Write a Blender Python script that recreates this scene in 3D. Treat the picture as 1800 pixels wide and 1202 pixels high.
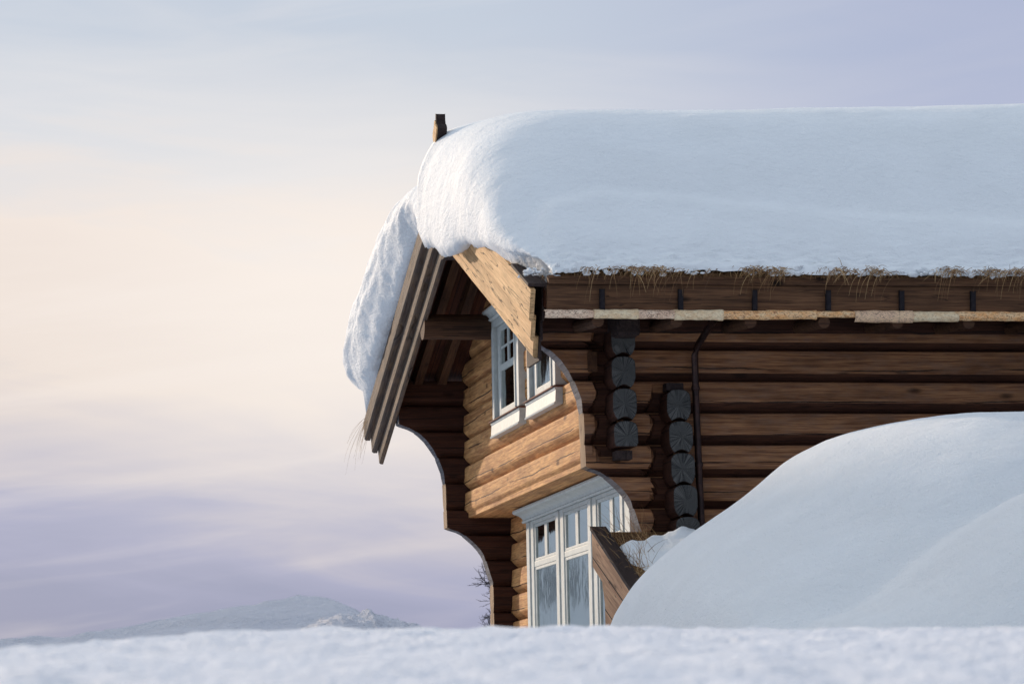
import bpy, math, random
from mathutils import Vector, Matrix, noise
random.seed(7)
R = math.radians
for o in list(bpy.data.objects): bpy.data.objects.remove(o)
S = bpy.context.scene
COL = S.collection

# ------------------------------------------------------------------ camera
cam = bpy.data.cameras.new('camera'); co = bpy.data.objects.new('camera', cam); COL.objects.link(co)
r = Vector((0.993412, -0.114124, -0.010387)); u = Vector((-0.004287, -0.127589, 0.991818)); f = Vector((0.114515, 0.98524, 0.127237))
co.matrix_world = Matrix(((r.x, u.x, -f.x, 0), (r.y, u.y, -f.y, 0), (r.z, u.z, -f.z, 0), (0, 0, 0, 1)))
cam.lens = 120; cam.sensor_width = 36; cam.shift_x = 0.25; cam.clip_end = 5000; cam.clip_start = 0.1
cam.dof.use_dof = True; cam.dof.focus_distance = 28; cam.dof.aperture_fstop = 7.5
S.camera = co

# ------------------------------------------------------------------ node helper
class NT:
    def __init__(s, tree): s.t = tree; s.n = tree.nodes; s.l = tree.links
    def new(s, typ, **kw):
        n = s.n.new(typ)
        for k, v in kw.items():
            if k == 'ins':
                for i, val in v.items():
                    if isinstance(val, bpy.types.NodeSocket): s.l.new(val, n.inputs[i])
                    else: n.inputs[i].default_value = val
            else: setattr(n, k, v)
        return n
    def math(s, op, a, b=0.0, c=None, clamp=False):
        ins = {0: a, 1: b}
        if c is not None: ins[2] = c
        return s.new('ShaderNodeMath', operation=op, use_clamp=clamp, ins=ins).outputs[0]
    def mix(s, fac, a, b, blend='MIX'):
        n = s.new('ShaderNodeMix', data_type='RGBA', blend_type=blend)
        for i, v in ((0, fac), (6, a), (7, b)):
            if isinstance(v, bpy.types.NodeSocket): s.l.new(v, n.inputs[i])
            elif i == 0: n.inputs[0].default_value = v
            else: n.inputs[i].default_value = (v[0], v[1], v[2], 1)
        return n.outputs[2]
    def ramp(s, fac, stops, interp='LINEAR'):
        n = s.new('ShaderNodeValToRGB'); n.color_ramp.interpolation = interp
        e = n.color_ramp.elements
        while len(e) < len(stops): e.new(0.5)
        for i, (p, c) in enumerate(stops):
            e[i].position = p
            e[i].color = (c, c, c, 1) if not isinstance(c, tuple) else (c[0], c[1], c[2], 1)
        s.l.new(fac, n.inputs[0]); return n.outputs[0]
    def noise(s, vec, scale, detail=4, rough=0.55, dist=0.0):
        return s.new('ShaderNodeTexNoise', ins={'Vector': vec, 'Scale': scale, 'Detail': detail, 'Roughness': rough, 'Distortion': dist}).outputs[0]
    def smooth(s, v, a, b, c=0.0, d=1.0):
        return s.new('ShaderNodeMapRange', interpolation_type='SMOOTHSTEP', ins={0: v, 1: a, 2: b, 3: c, 4: d}).outputs[0]
def lin(c):
    return tuple(((v / 255) / 12.92 if v / 255 <= 0.04045 else ((v / 255 + 0.055) / 1.055) ** 2.4) for v in c)

# ------------------------------------------------------------------ sun and sky
SUN_EL, SUN_AZ = R(16.0), R(28.0)      # azimuth west of +Y
sd = Vector((-math.sin(SUN_AZ) * math.cos(SUN_EL), math.cos(SUN_AZ) * math.cos(SUN_EL), math.sin(SUN_EL)))
sl = bpy.data.lights.new('sun', 'SUN'); sl.energy = 3.0; sl.angle = R(1.5); sl.color = (1.0, 0.80, 0.60)
so = bpy.data.objects.new('sun', sl); COL.objects.link(so); so.rotation_euler = sd.to_track_quat('Z', 'Y').to_euler(); so.location = (-20, 60, 20)
W = bpy.data.worlds.new('World'); S.world = W; W.use_nodes = True
t = NT(W.node_tree); t.n.clear()
sky = t.new('ShaderNodeTexSky', sky_type='NISHITA', sun_disc=False, sun_elevation=SUN_EL, sun_rotation=-SUN_AZ, air_density=1.0, dust_density=2.0, ozone_density=2.0)
tc = t.new('ShaderNodeTexCoord').outputs['Generated']
sx, sy, sz = t.new('ShaderNodeSeparateXYZ', ins={0: tc}).outputs
den = t.math('MAXIMUM', t.math('ABSOLUTE', sy), 0.15)
az = t.math('DIVIDE', sx, den)
el = sz
wob = t.new('ShaderNodeCombineXYZ', ins={0: t.math('MULTIPLY', az, 5.0), 1: t.math('ADD', t.math('MULTIPLY', el, 30.0), t.math('MULTIPLY', az, 2.0)), 2: 0.3}).outputs[0]
n1 = t.noise(wob, 1.5, 5, 0.55, 0.6)
wob2 = t.new('ShaderNodeCombineXYZ', ins={0: t.math('MULTIPLY', az, 6.0), 1: t.math('ADD', t.math('MULTIPLY', el, 70.0), t.math('MULTIPLY', az, -9.0)), 2: 3.3}).outputs[0]
n2 = t.noise(wob2, 1.2, 4, 0.5, 0.4)
e2 = t.math('ADD', el, t.math('ADD', t.math('MULTIPLY', t.math('SUBTRACT', n1, 0.5), 0.075), t.math('MULTIPLY', t.math('SUBTRACT', n2, 0.5), 0.030)))
e2 = t.math('ADD', e2, t.math('MULTIPLY', t.smooth(az, 0.04, 0.2), 0.012))
base = t.ramp(e2, [(0.0, lin((140, 148, 180))), (0.050, lin((148, 155, 188))), (0.072, lin((164, 168, 200))), (0.096, lin((204, 198, 208))), (0.125, lin((236, 222, 214))),
                   (0.160, lin((243, 229, 220))), (0.188, lin((222, 223, 228))), (0.232, lin((199, 208, 222))), (0.34, lin((200, 214, 230))), (0.6, lin((210, 224, 240))), (1.0, lin((226, 240, 252)))])
rightc = t.math('MULTIPLY', t.smooth(az, 0.16, 0.35), t.smooth(az, 1.2, 0.6))
base = t.mix(t.math('MULTIPLY', rightc, 0.8), base, lin((172, 180, 211)))
back = t.math('MULTIPLY', t.smooth(sy, 0.35, -0.2), t.smooth(el, 0.52, 0.16))
base = t.mix(t.math('MULTIPLY', back, 0.9), base, lin((112, 124, 150)))
wisp = t.math('MULTIPLY', t.smooth(n2, 0.5, 0.72), t.math('SUBTRACT', 0.2, t.math('MULTIPLY', t.smooth(az, 0.1, 0.22), 0.15)))
base = t.mix(wisp, base, lin((250, 240, 236)))
nish = t.mix(1.0, sky.outputs[0], (0.10, 0.10, 0.10), 'MULTIPLY')
fin = t.mix(0.9, nish, base)
glow = t.math('MULTIPLY', t.smooth(t.math('ABSOLUTE', t.math('SUBTRACT', az, 0.15)), 0.13, 0.0), t.smooth(t.math('ABSOLUTE', t.math('SUBTRACT', el, 0.135)), 0.09, 0.0))
fin = t.mix(t.math('MULTIPLY', glow, 0.7), fin, lin((255, 246, 238)))
sdot = t.new('ShaderNodeVectorMath', operation='DOT_PRODUCT', ins={0: tc, 1: tuple(sd)}).outputs['Value']
sg = t.math('MULTIPLY', t.smooth(sdot, 0.86, 1.0), t.smooth(az, -0.02, -0.25))
fin = t.mix(sg, fin, (3.4, 2.9, 2.4))
bg = t.new('ShaderNodeBackground', ins={0: fin, 1: 1.0})
t.l.new(bg.outputs[0], t.new('ShaderNodeOutputWorld').inputs[0])
S.view_settings.view_transform = 'Standard'; S.view_settings.look = 'None'; S.view_settings.exposure = 0.0; S.view_settings.gamma = 1.0
S.render.engine = 'CYCLES'

# ------------------------------------------------------------------ materials
def mat(name):
    m = bpy.data.materials.new(name); m.use_nodes = True
    t = NT(m.node_tree); t.n.clear()
    out = t.new('ShaderNodeOutputMaterial'); p = t.new('ShaderNodeBsdfPrincipled')
    t.l.new(p.outputs[0], out.inputs[0]); return m, t, p, out
def setp(t, p, **kw):
    for k, v in kw.items():
        k = k.replace('_', ' ')
        if isinstance(v, bpy.types.NodeSocket): t.l.new(v, p.inputs[k])
        else: p.inputs[k].default_value = (v[0], v[1], v[2], 1) if isinstance(v, tuple) else v
def bump(t, p, h, strength=0.4, dist=0.01):
    b = t.new('ShaderNodeBump', ins={'Strength': strength, 'Distance': dist, 'Height': h}); t.l.new(b.outputs[0], p.inputs['Normal'])

def wood(name, ca, cb, along, across, pitch=None, z0=0.0, crack=0.6, knot=0.8, rough=0.75, b=0.5, planks=None, stain=None):
    """ca/cb light and dark grain colours; along/across unit vectors of the grain"""
    m, t, p, out = mat(name)
    oc = t.new('ShaderNodeTexCoord').outputs['Object']
    def dot(v): return t.new('ShaderNodeVectorMath', operation='DOT_PRODUCT', ins={0: oc, 1: v}).outputs['Value']
    al = Vector(along).normalized(); ac = Vector(across).normalized(); th = al.cross(ac)
    a, c, d = dot(al), dot(ac), dot(th)
    seed = 0.0
    if pitch:
        fz = t.math('DIVIDE', t.math('SUBTRACT', c, z0), pitch)
        idx = t.math('FLOOR', fz); fr = t.math('SUBTRACT', fz, idx)
        wn = t.new('ShaderNodeTexWhiteNoise', noise_dimensions='1D', ins={'W': idx}).outputs[0]
        seed = t.math('MULTIPLY', wn, 37.0)
    a2 = t.math('ADD', a, seed)
    v1 = t.new('ShaderNodeCombineXYZ', ins={0: t.math('MULTIPLY', a2, 1.3), 1: t.math('MULTIPLY', c, 34.0), 2: t.math('MULTIPLY', d, 34.0)}).outputs[0]
    g = t.noise(v1, 1.0, 6, 0.65, 0.8)
    v1b = t.new('ShaderNodeCombineXYZ', ins={0: t.math('MULTIPLY', a2, 5.0), 1: t.math('MULTIPLY', c, 160.0), 2: t.math('MULTIPLY', d, 160.0)}).outputs[0]
    gf = t.noise(v1b, 1.0, 3, 0.6, 0.2)
    v2 = t.new('ShaderNodeCombineXYZ', ins={0: t.math('MULTIPLY', a2, 1.6), 1: t.math('MULTIPLY', c, 5.0), 2: t.math('MULTIPLY', d, 5.0)}).outputs[0]
    big = t.noise(v2, 1.0, 3, 0.6)
    gg = t.math('ADD', t.math('MULTIPLY', g, 0.6), t.math('MULTIPLY', gf, 0.4))
    col = t.mix(t.smooth(gg, 0.36, 0.64), cb, ca)
    col = t.mix(t.smooth(big, 0.40, 0.75, 0.0, 0.5), col, tuple(x * 0.45 for x in cb))
    h = gg
    # knots: dark core with a paler swirl round it
    v3 = t.new('ShaderNodeCombineXYZ', ins={0: t.math('MULTIPLY', a2, 2.6), 1: t.math('MULTIPLY', c, 6.5), 2: t.math('MULTIPLY', d, 2.0)}).outputs[0]
    vd = t.new('ShaderNodeTexVoronoi', ins={'Vector': v3, 'Scale': 1.0, 'Randomness': 1.0})
    kd = t.math('ADD', vd.outputs['Distance'], t.math('MULTIPLY', t.math('SUBTRACT', g, 0.5), 0.15))
    sel = t.math('GREATER_THAN', t.new('ShaderNodeSeparateColor', ins={0: vd.outputs['Color']}).outputs[0], 0.45)
    kn = t.math('MULTIPLY', t.smooth(kd, 0.24, 0.07), t.math('MULTIPLY', sel, knot))
    col = t.mix(kn, col, tuple(x * 0.22 for x in cb))
    # drying cracks: thin dark lines that follow the grain
    cn = t.noise(t.new('ShaderNodeCombineXYZ', ins={0: t.math('MULTIPLY', a2, 0.45), 1: 0.0, 2: 0.0}).outputs[0], 1.0, 9, 0.60)
    if pitch:
        pos = t.math('ADD', 0.50, t.math('MULTIPLY', t.math('SUBTRACT', cn, 0.5), 0.55))
        pos = t.math('ADD', pos, t.math('MULTIPLY', t.math('SUBTRACT', wn, 0.5), 0.35))
        dd = t.math('ABSOLUTE', t.math('SUBTRACT', fr, pos))
        wdt = t.math('MULTIPLY', t.smooth(t.noise(t.new('ShaderNodeCombineXYZ', ins={0: t.math('MULTIPLY', a2, 0.9), 1: 5.0, 2: 0.0}).outputs[0], 1.0, 2), 0.38, 0.54), 0.021)
        ck = t.math('MULTIPLY', t.math('LESS_THAN', dd, wdt), crack)
    else:
        v4 = t.new('ShaderNodeCombineXYZ', ins={0: t.math('MULTIPLY', a2, 0.7), 1: t.math('MULTIPLY', c, 16.0), 2: t.math('MULTIPLY', d, 2.0)}).outputs[0]
        cq = t.noise(v4, 1.0, 2, 0.5)
        ck = t.math('MULTIPLY', t.smooth(t.math('ABSOLUTE', t.math('SUBTRACT', cq, 0.5)), 0.010, 0.004), crack)
    col = t.mix(ck, col, (0.012, 0.007, 0.006))
    if planks:
        fp = t.math('FRACT', t.math('DIVIDE', c, planks))
        pl = t.math('LESS_THAN', t.math('ABSOLUTE', t.math('SUBTRACT', fp, 0.5)), 0.02)
        col = t.mix(pl, col, (0.01, 0.006, 0.005)); h = t.math('SUBTRACT', h, pl)
    if stain: # weather greying, patches
        st = t.smooth(t.noise(v2, 2.2, 5, 0.7), 0.42, 0.68)
        col = t.mix(t.math('MULTIPLY', st, stain[3]), col, stain[:3])
    h = t.math('SUBTRACT', h, t.math('MULTIPLY', ck, 1.5)); h = t.math('SUBTRACT', h, t.math('MULTIPLY', kn, 0.4))
    setp(t, p, Base_Color=col, Roughness=rough); p.inputs['Specular IOR Level'].default_value = 0.2
    bump(t, p, h, b, 0.012); return m

PITCH = 0.2585
SL = 0.381; cs = 1 / math.sqrt(1 + SL * SL)
NEARD = (0, cs, SL * cs); FARD = (0, cs, -SL * cs)
M = {}
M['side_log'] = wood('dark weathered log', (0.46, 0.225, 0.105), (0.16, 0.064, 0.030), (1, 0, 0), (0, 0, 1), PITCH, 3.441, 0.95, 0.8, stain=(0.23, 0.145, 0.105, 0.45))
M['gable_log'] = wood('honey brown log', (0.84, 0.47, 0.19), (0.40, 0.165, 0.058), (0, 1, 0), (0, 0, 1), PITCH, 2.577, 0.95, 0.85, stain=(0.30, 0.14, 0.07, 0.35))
M['far_log'] = wood('red brown log', (0.085, 0.033, 0.018), (0.036, 0.014, 0.010), (1, 0, 0), (0, 0, 1), PITCH, 3.441, 0.7, 0.6)
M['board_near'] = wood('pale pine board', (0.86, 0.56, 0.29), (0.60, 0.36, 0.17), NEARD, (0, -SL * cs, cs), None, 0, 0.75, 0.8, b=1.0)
M['board_far'] = wood('shaded grey pine board', (0.18, 0.138, 0.112), (0.07, 0.048, 0.04), FARD, (0, SL * cs, cs), None, 0, 0.6, 0.6, b=0.7, stain=(0.28, 0.17, 0.09, 0.4))  # far boards: shade under the overhanging snow put into the pine colour
M['fascia'] = wood('brown eaves board', (0.20, 0.10, 0.05), (0.075, 0.036, 0.02), (1, 0, 0), (0, 0, 1), None, 0, 0.5, 1.0)
M['soffit'] = wood('red brown roof boards', (0.13, 0.042, 0.018), (0.05, 0.015, 0.009), FARD, (1, 0, 0), None, 0, 0.4, 0.8, planks=0.16)
M['rafter'] = wood('brown rafter', (0.15, 0.070, 0.032), (0.065, 0.028, 0.016), FARD, (1, 0, 0), None, 0, 0.5, 0.9)
M['purlin'] = wood('brown round log', (0.125, 0.062, 0.032), (0.05, 0.023, 0.014), (1, 0, 0), (0, 0, 1), None, 0, 0.7, 0.6)
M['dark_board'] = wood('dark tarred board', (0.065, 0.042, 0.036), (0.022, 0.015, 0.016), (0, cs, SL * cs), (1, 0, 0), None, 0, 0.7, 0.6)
M['sill'] = wood('brown sill', (0.26, 0.12, 0.08), (0.15, 0.07, 0.05), (0, 1, 0), (0, 0, 1), None, 0, 0.2, 0.2)
M['grey_edge'] = wood('silver grey end grain edge', (0.21, 0.20, 0.215), (0.09, 0.085, 0.095), (0, 1, 0), (0, 0, 1), None, 0, 0.5, 0.1)
M['sunlit_edge'] = wood('sunlit log end edge', (0.46, 0.31, 0.19), (0.22, 0.14, 0.085), (0, 0.1, 1), (0, 1, 0), None, 0, 0.8, 0.2)  # lighter copy for the upright log ends, sunlight put into the colour
M['porch_board'] = wood('knotty porch board', (0.66, 0.40, 0.235), (0.40, 0.21, 0.12), NEARD, (0, -SL * cs, cs), None, 0, 0.5, 1.0, planks=0.30, b=0.8)

def endgrain():
    m, t, p, out = mat('grey end grain')
    uv = t.new('ShaderNodeUVMap').outputs[0]
    rnd = t.new('ShaderNodeObjectInfo').outputs['Random']
    ux, uy, _ = t.new('ShaderNodeSeparateXYZ', ins={0: uv}).outputs
    nz = t.noise(t.new('ShaderNodeVectorMath', operation='ADD', ins={0: uv, 1: rnd}).outputs[0], 9.0, 3)
    ux = t.math('ADD', ux, t.math('MULTIPLY', t.math('SUBTRACT', rnd, 0.5), 0.03))
    ang = t.math('ARCTAN2', uy, ux)
    rad = t.math('SQRT', t.math('ADD', t.math('MULTIPLY', ux, ux), t.math('MULTIPLY', uy, uy)))
    w = t.math('ADD', t.math('MULTIPLY', ang, 1.0), t.math('MULTIPLY', t.math('SUBTRACT', nz, 0.5), 0.25))
    cv = t.new('ShaderNodeCombineXYZ', ins={0: t.math('MULTIPLY', t.math('COSINE', w), 4.5), 1: t.math('MULTIPLY', t.math('SINE', w), 4.5), 2: t.math('MULTIPLY', rnd, 50)}).outputs[0]
    c1 = t.noise(cv, 1.4, 5, 0.75)
    thin = t.math('MULTIPLY', t.smooth(t.math('ABSOLUTE', t.math('SUBTRACT', c1, 0.5)), 0.032, 0.006), t.smooth(nz, 0.38, 0.55))
    cv2 = t.new('ShaderNodeCombineXYZ', ins={0: t.math('MULTIPLY', t.math('COSINE', w), 1.3), 1: t.math('MULTIPLY', t.math('SINE', w), 1.3), 2: t.math('MULTIPLY', rnd, 91)}).outputs[0]
    wide = t.smooth(t.noise(cv2, 1.5, 2, 0.5), 0.62, 0.645)
    ring = t.math('SINE', t.math('MULTIPLY', t.math('ADD', rad, t.math('MULTIPLY', nz, 0.02)), 420))
    col = t.mix(t.smooth(nz, 0.3, 0.7), (0.072, 0.072, 0.070), (0.13, 0.128, 0.122))
    col = t.mix(t.math('MULTIPLY', t.smooth(ring, -0.3, 1.0), 0.25), col, (0.055, 0.056, 0.055))
    k = t.math('MAXIMUM', t.math('MULTIPLY', thin, 1.0), t.math('MULTIPLY', wide, 0.0))
    col = t.mix(k, col, (0.008, 0.010, 0.014))
    setp(t, p, Base_Color=col, Roughness=0.85); p.inputs['Specular IOR Level'].default_value = 0.15
    bump(t, p, t.math('SUBTRACT', nz, k), 0.6, 0.008); return m
M['end'] = endgrain()
M['log_under_shade'] = wood('shaded red stained log underside', (0.11, 0.042, 0.022), (0.04, 0.016, 0.011), (1, 0, 0), (0, 0, 1), None, 0, 0.4, 0.6)  # red stain made darker, shade of the undersides put into the colour

def snow(name, col=(0.88, 0.905, 0.925), s1=9.0, b1=0.35, fine=60.0, b2=0.25):
    m, t, p, out = mat(name)
    oc = t.new('ShaderNodeTexCoord').outputs['Object']
    st = t.new('ShaderNodeVectorMath', operation='MULTIPLY', ins={0: oc, 1: (1.0, 1.0, 1.6)}).outputs[0]
    a = t.noise(st, s1, 5, 0.6, 0.3); bb = t.noise(st, fine, 4, 0.7)
    c = t.mix(t.smooth(t.noise(oc, 1.7, 3), 0.3, 0.7), col, tuple(x * 0.96 for x in col))
    setp(t, p, Base_Color=c, Roughness=0.7); p.inputs['Specular IOR Level'].default_value = 0.15
    md = t.noise(st, s1 * 3.1, 4, 0.65)
    h = t.math('ADD', t.math('ADD', t.math('MULTIPLY', a, b1), t.math('MULTIPLY', md, b1 * .45)), t.math('MULTIPLY', bb, b2 * 0.3))
    bump(t, p, h, 0.9, 0.07); return m
M['snow'] = snow('roof snow')
M['snow_drift'] = snow('drift snow', (0.88, 0.905, 0.93), 7.0, 0.45, 50.0, 1.0)
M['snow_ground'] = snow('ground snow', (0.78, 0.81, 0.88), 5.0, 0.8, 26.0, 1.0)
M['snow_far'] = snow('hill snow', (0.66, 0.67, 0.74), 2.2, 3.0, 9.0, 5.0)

def plain(name, ca, cb, scale=20, rough=0.5, spec=0.4, b=0.2, metallic=0.0):
    m, t, p, out = mat(name)
    oc = t.new('ShaderNodeTexCoord').outputs['Object']
    n = t.noise(oc, scale, 5, 0.65)
    setp(t, p, Base_Color=t.mix(t.smooth(n, 0.35, 0.7), ca, cb), Roughness=rough, Metallic=metallic); p.inputs['Specular IOR Level'].default_value = spec
    bump(t, p, n, b, 0.004); return m
M['white'] = plain('white window paint', (0.60, 0.63, 0.60), (0.50, 0.53, 0.51), 14, 0.45, 0.4, 0.25)
M['iron'] = plain('dark iron', (0.012, 0.010, 0.014), (0.025, 0.02, 0.022), 30, 0.7, 0.2)
M['pipe'] = plain('old copper pipe', (0.025, 0.013, 0.012), (0.06, 0.028, 0.022), 18, 0.42, 0.6, 0.3, 0.6)
M['turf'] = plain('dead turf', (0.05, 0.026, 0.014), (0.20, 0.11, 0.05), 60, 0.95, 0.1, 1.0)
M['bark_twig'] = plain('twig bark', (0.10, 0.085, 0.085), (0.055, 0.045, 0.05), 30, 0.9, 0.1)
M['needles'] = plain('spruce needles', (0.05, 0.06, 0.055), (0.11, 0.12, 0.11), 6, 0.95, 0.1)
M['curtain'] = plain('olive curtain', (0.30, 0.25, 0.16), (0.20, 0.165, 0.10), 8, 0.9, 0.1)
M['room'] = plain('dim room', (0.05, 0.035, 0.03), (0.08, 0.06, 0.05), 3, 0.9, 0.1)
def grassm():
    m, t, p, out = mat('dry straw')
    rnd = t.new('ShaderNodeNewGeometry').outputs['Random Per Island']
    setp(t, p, Base_Color=t.ramp(rnd, [(0, (0.10, 0.045, 0.018)), (0.5, (0.30, 0.16, 0.06)), (1, (0.55, 0.36, 0.17))]), Roughness=0.8); return m
M['grass'] = grassm()
def glassm():
    m, t, p, out = mat('window glass')
    t.n.remove(p)
    fr = t.new('ShaderNodeFresnel', ins={'IOR': 2.0})
    oc = t.new('ShaderNodeTexCoord').outputs['Object']
    n = t.noise(oc, 3.0, 2)
    bm = t.new('ShaderNodeBump', ins={'Strength': 0.12, 'Distance': 0.02, 'Height': n})
    gl = t.new('ShaderNodeBsdfGlossy', ins={'Color': (0.62, 0.66, 0.65, 1), 'Roughness': 0.055, 'Normal': bm.outputs[0]})
    tr = t.new('ShaderNodeBsdfTransparent', ins={'Color': (0.80, 0.86, 0.85, 1)})
    mx = t.new('ShaderNodeMixShader', ins={0: fr.outputs[0], 1: tr.outputs[0], 2: gl.outputs[0]})
    t.l.new(mx.outputs[0], out.inputs[0]); return m
M['glass'] = glassm()
def barkm(name, ca, cb, spot, amount):
    m, t, p, out = mat(name)
    oc = t.new('ShaderNodeTexCoord').outputs['Object']
    st = t.new('ShaderNodeVectorMath', operation='MULTIPLY', ins={0: oc, 1: (1.0, 1.0, 2.2)}).outputs[0]
    n = t.noise(st, 14, 5, 0.7); s = t.noise(st, 45, 4, 0.7, 1.0)
    col = t.mix(t.smooth(n, 0.35, 0.65), ca, cb)
    col = t.mix(t.math('MULTIPLY', t.smooth(s, 0.50, 0.60), amount), col, spot)
    setp(t, p, Base_Color=col, Roughness=0.6); bump(t, p, s, 0.5, 0.006); return m
M['bark_pink'] = barkm('pink white birch bark', (0.95, 0.74, 0.54), (0.80, 0.55, 0.38), (0.22, 0.10, 0.06), 0.85)
M['bark_cream'] = barkm('cream birch bark', (0.96, 0.80, 0.54), (0.86, 0.62, 0.36), (0.40, 0.24, 0.12), 0.5)
M['bark_orange'] = barkm('orange birch bark', (0.95, 0.50, 0.20), (0.96, 0.68, 0.38), (0.30, 0.10, 0.04), 0.85)
M['bark_tan'] = barkm('tan birch bark', (0.94, 0.66, 0.40), (0.84, 0.56, 0.36), (0.26, 0.15, 0.12), 0.8)

# ------------------------------------------------------------------ mesh helpers
class MB:
    def __init__(s): s.v = []; s.f = []; s.m = []; s.uv = {}
    def add(s, vs, fs, mi=0):
        b = len(s.v); s.v += [tuple(p) for p in vs]
        for q in fs: s.f.append(tuple(b + i for i in q)); s.m.append(mi)
        return b
    def box(s, x0, x1, y0, y1, z0, z1, mi=0):
        s.add([(x, y, z) for x in (x0, x1) for y in (y0, y1) for z in (z0, z1)],
              [(0, 1, 3, 2), (4, 6, 7, 5), (0, 4, 5, 1), (2, 3, 7, 6), (0, 2, 6, 4), (1, 5, 7, 3)], mi)
    def prism(s, poly, axis, a0, a1, mi=0, capmi=None):
        """poly in the plane normal to axis: x->(y,z) y->(x,z)"""
        def P(a, q): return (a, q[0], q[1]) if axis == 'x' else ((q[0], a, q[1]) if axis == 'y' else (q[0], q[1], a))
        n = len(poly); vs = [P(a0, q) for q in poly] + [P(a1, q) for q in poly]
        b = s.add(vs, [(i, (i + 1) % n, n + (i + 1) % n, n + i) for i in range(n)], mi)
        s.f.append(tuple(b + i for i in range(n))); s.m.append(mi if capmi is None else capmi)
        s.f.append(tuple(b + n + i for i in reversed(range(n)))); s.m.append(mi)
    def tube(s, pts, rad, n=8, mi=0, cap=True):
        pts = [Vector(p) for p in pts]; rings = []
        for i, p in enumerate(pts):
            d = (pts[min(i + 1, len(pts) - 1)] - pts[max(i - 1, 0)]).normalized()
            a = d.cross(Vector((0, 0, 1)) if abs(d.z) < 0.9 else Vector((1, 0, 0))).normalized(); b = d.cross(a)
            rr = rad[i] if isinstance(rad, (list, tuple)) else rad
            rings.append([p + (a * math.cos(k * 2 * math.pi / n) + b * math.sin(k * 2 * math.pi / n)) * rr for k in range(n)])
        vs = [q for r_ in rings for q in r_]; fs = []
        for i in range(len(pts) - 1):
            for k in range(n): fs.append((i * n + k, i * n + (k + 1) % n, (i + 1) * n + (k + 1) % n, (i + 1) * n + k))
        if cap: fs += [tuple(range(n)), tuple((len(pts) - 1) * n + k for k in reversed(range(n)))]
        s.add(vs, fs, mi)
    def grid(s, rows, mi=0, flip=False):
        nr = len(rows); nc = len(rows[0]); fs = []
        for i in range(nr - 1):
            for j in range(nc - 1):
                q = (i * nc + j, i * nc + j + 1, (i + 1) * nc + j + 1, (i + 1) * nc + j)
                fs.append(tuple(reversed(q)) if flip else q)
        s.add([p for r_ in rows for p in r_], fs, mi)
    def build(s, name, mats, parent=None, smooth=False, bevel=0, label=None):
        me = bpy.data.meshes.new(name); me.from_pydata(s.v, [], s.f)
        for mm in (mats if isinstance(mats, list) else [mats]): me.materials.append(M[mm])
        me.polygons.foreach_set('material_index', s.m)
        if smooth: me.polygons.foreach_set('use_smooth', [True] * len(s.f))
        me.update()
        o = bpy.data.objects.new(name, me); COL.objects.link(o)
        if parent:
            o.parent = parent
            if parent.type == 'EMPTY': o.matrix_parent_inverse = Matrix.Translation(-parent.location)
        if bevel:
            b = o.modifiers.new('bevel', 'BEVEL'); b.width = bevel; b.segments = 2; b.limit_method = 'ANGLE'
        if label: o['label'] = label
        return o
def tag(o, label=None, cat=None, group=None, kind=None):
    if label: o['label'] = label
    if cat: o['category'] = cat
    if group: o['group'] = group
    if kind: o['kind'] = kind
    return o
def empty(name, loc):
    o = bpy.data.objects.new(name, None); COL.objects.link(o); o.location = loc; o.empty_display_size = 0.3; return o
def interp(tab, x):
    if x <= tab[0][0]: return tab[0][1]
    for (a, b), (c, d) in zip(tab, tab[1:]):
        if x <= c: return b + (d - b) * (x - a) / (c - a)
    return tab[-1][1]
def sinterp(tab, x):
    """monotone-ish smooth (Catmull-Rom / Hermite) interpolation"""
    n = len(tab)
    if x <= tab[0][0]: return tab[0][1]
    if x >= tab[-1][0]: return tab[-1][1]
    for i in range(n - 1):
        if x <= tab[i + 1][0]: break
    x0, y0 = tab[i]; x1, y1 = tab[i + 1]; h = x1 - x0; sl_ = (y1 - y0) / h
    def tan(k):
        if k == 0: return (tab[1][1] - tab[0][1]) / (tab[1][0] - tab[0][0])
        if k == n - 1: return (tab[-1][1] - tab[-2][1]) / (tab[-1][0] - tab[-2][0])
        return (tab[k + 1][1] - tab[k - 1][1]) / (tab[k + 1][0] - tab[k - 1][0])
    m0, m1 = tan(i), tan(i + 1); t_ = (x - x0) / h
    return (2*t_**3 - 3*t_**2 + 1)*y0 + (t_**3 - 2*t_**2 + t_)*h*m0 + (-2*t_**3 + 3*t_**2)*y1 + (t_**3 - t_**2)*h*m1
def sstep(x, a, b):
    v = max(0, min(1, (x - a) / (b - a))); return v * v * (3 - 2 * v)
def N(x, y, z=0.0): return noise.noise(Vector((x, y, z)))
def FB(x, y, z=0.0, o=4):
    s_ = 0; a = 1; k = 1
    for _ in range(o): s_ += a * noise.noise(Vector((x * k, y * k, z * k))); a *= 0.5; k *= 2.03
    return s_

# ------------------------------------------------------------------ terrain
def zt(x, y):
    z = interp([(-30, -0.9), (0, -0.32), (5, 0.165), (7, 0.29), (9, 0.395), (11, 0.43), (14, 0.47), (20, 0.62), (27, 0.72), (45, 0.85), (70, 0.9), (150, 0.0), (400, -8), (2500, -60)], y)
    if 2 < y < 40: z += 0.030 * FB(x * 0.9, y * 0.5, 1.0) * (min(1, y / 9) if y > 13 else .25)
    if 3 < y < 16: z += 0.008 * FB(x * 2.5, y * 1.5, 4.0, 3) + 0.014 * FB(x * 11, y * 6, 2.0, 4) - 0.045 * sstep(x - y * 0.16, -0.4, -1.15) * sstep(y, 3, 9) - 0.006
    return z
def axis_samples(a, b, fine0, fine1, step, grow=1.25):
    out = []; v = fine0
    while v < fine1: out.append(v); v += step
    out.append(fine1); st = step; v = fine1
    while v < b: st *= grow; v += st; out.append(min(v, b))
    st = step; v = fine0; pre = []
    while v > a: st *= grow; v -= st; pre.append(max(v, a))
    return list(reversed(pre)) + out
mb = MB()
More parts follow.
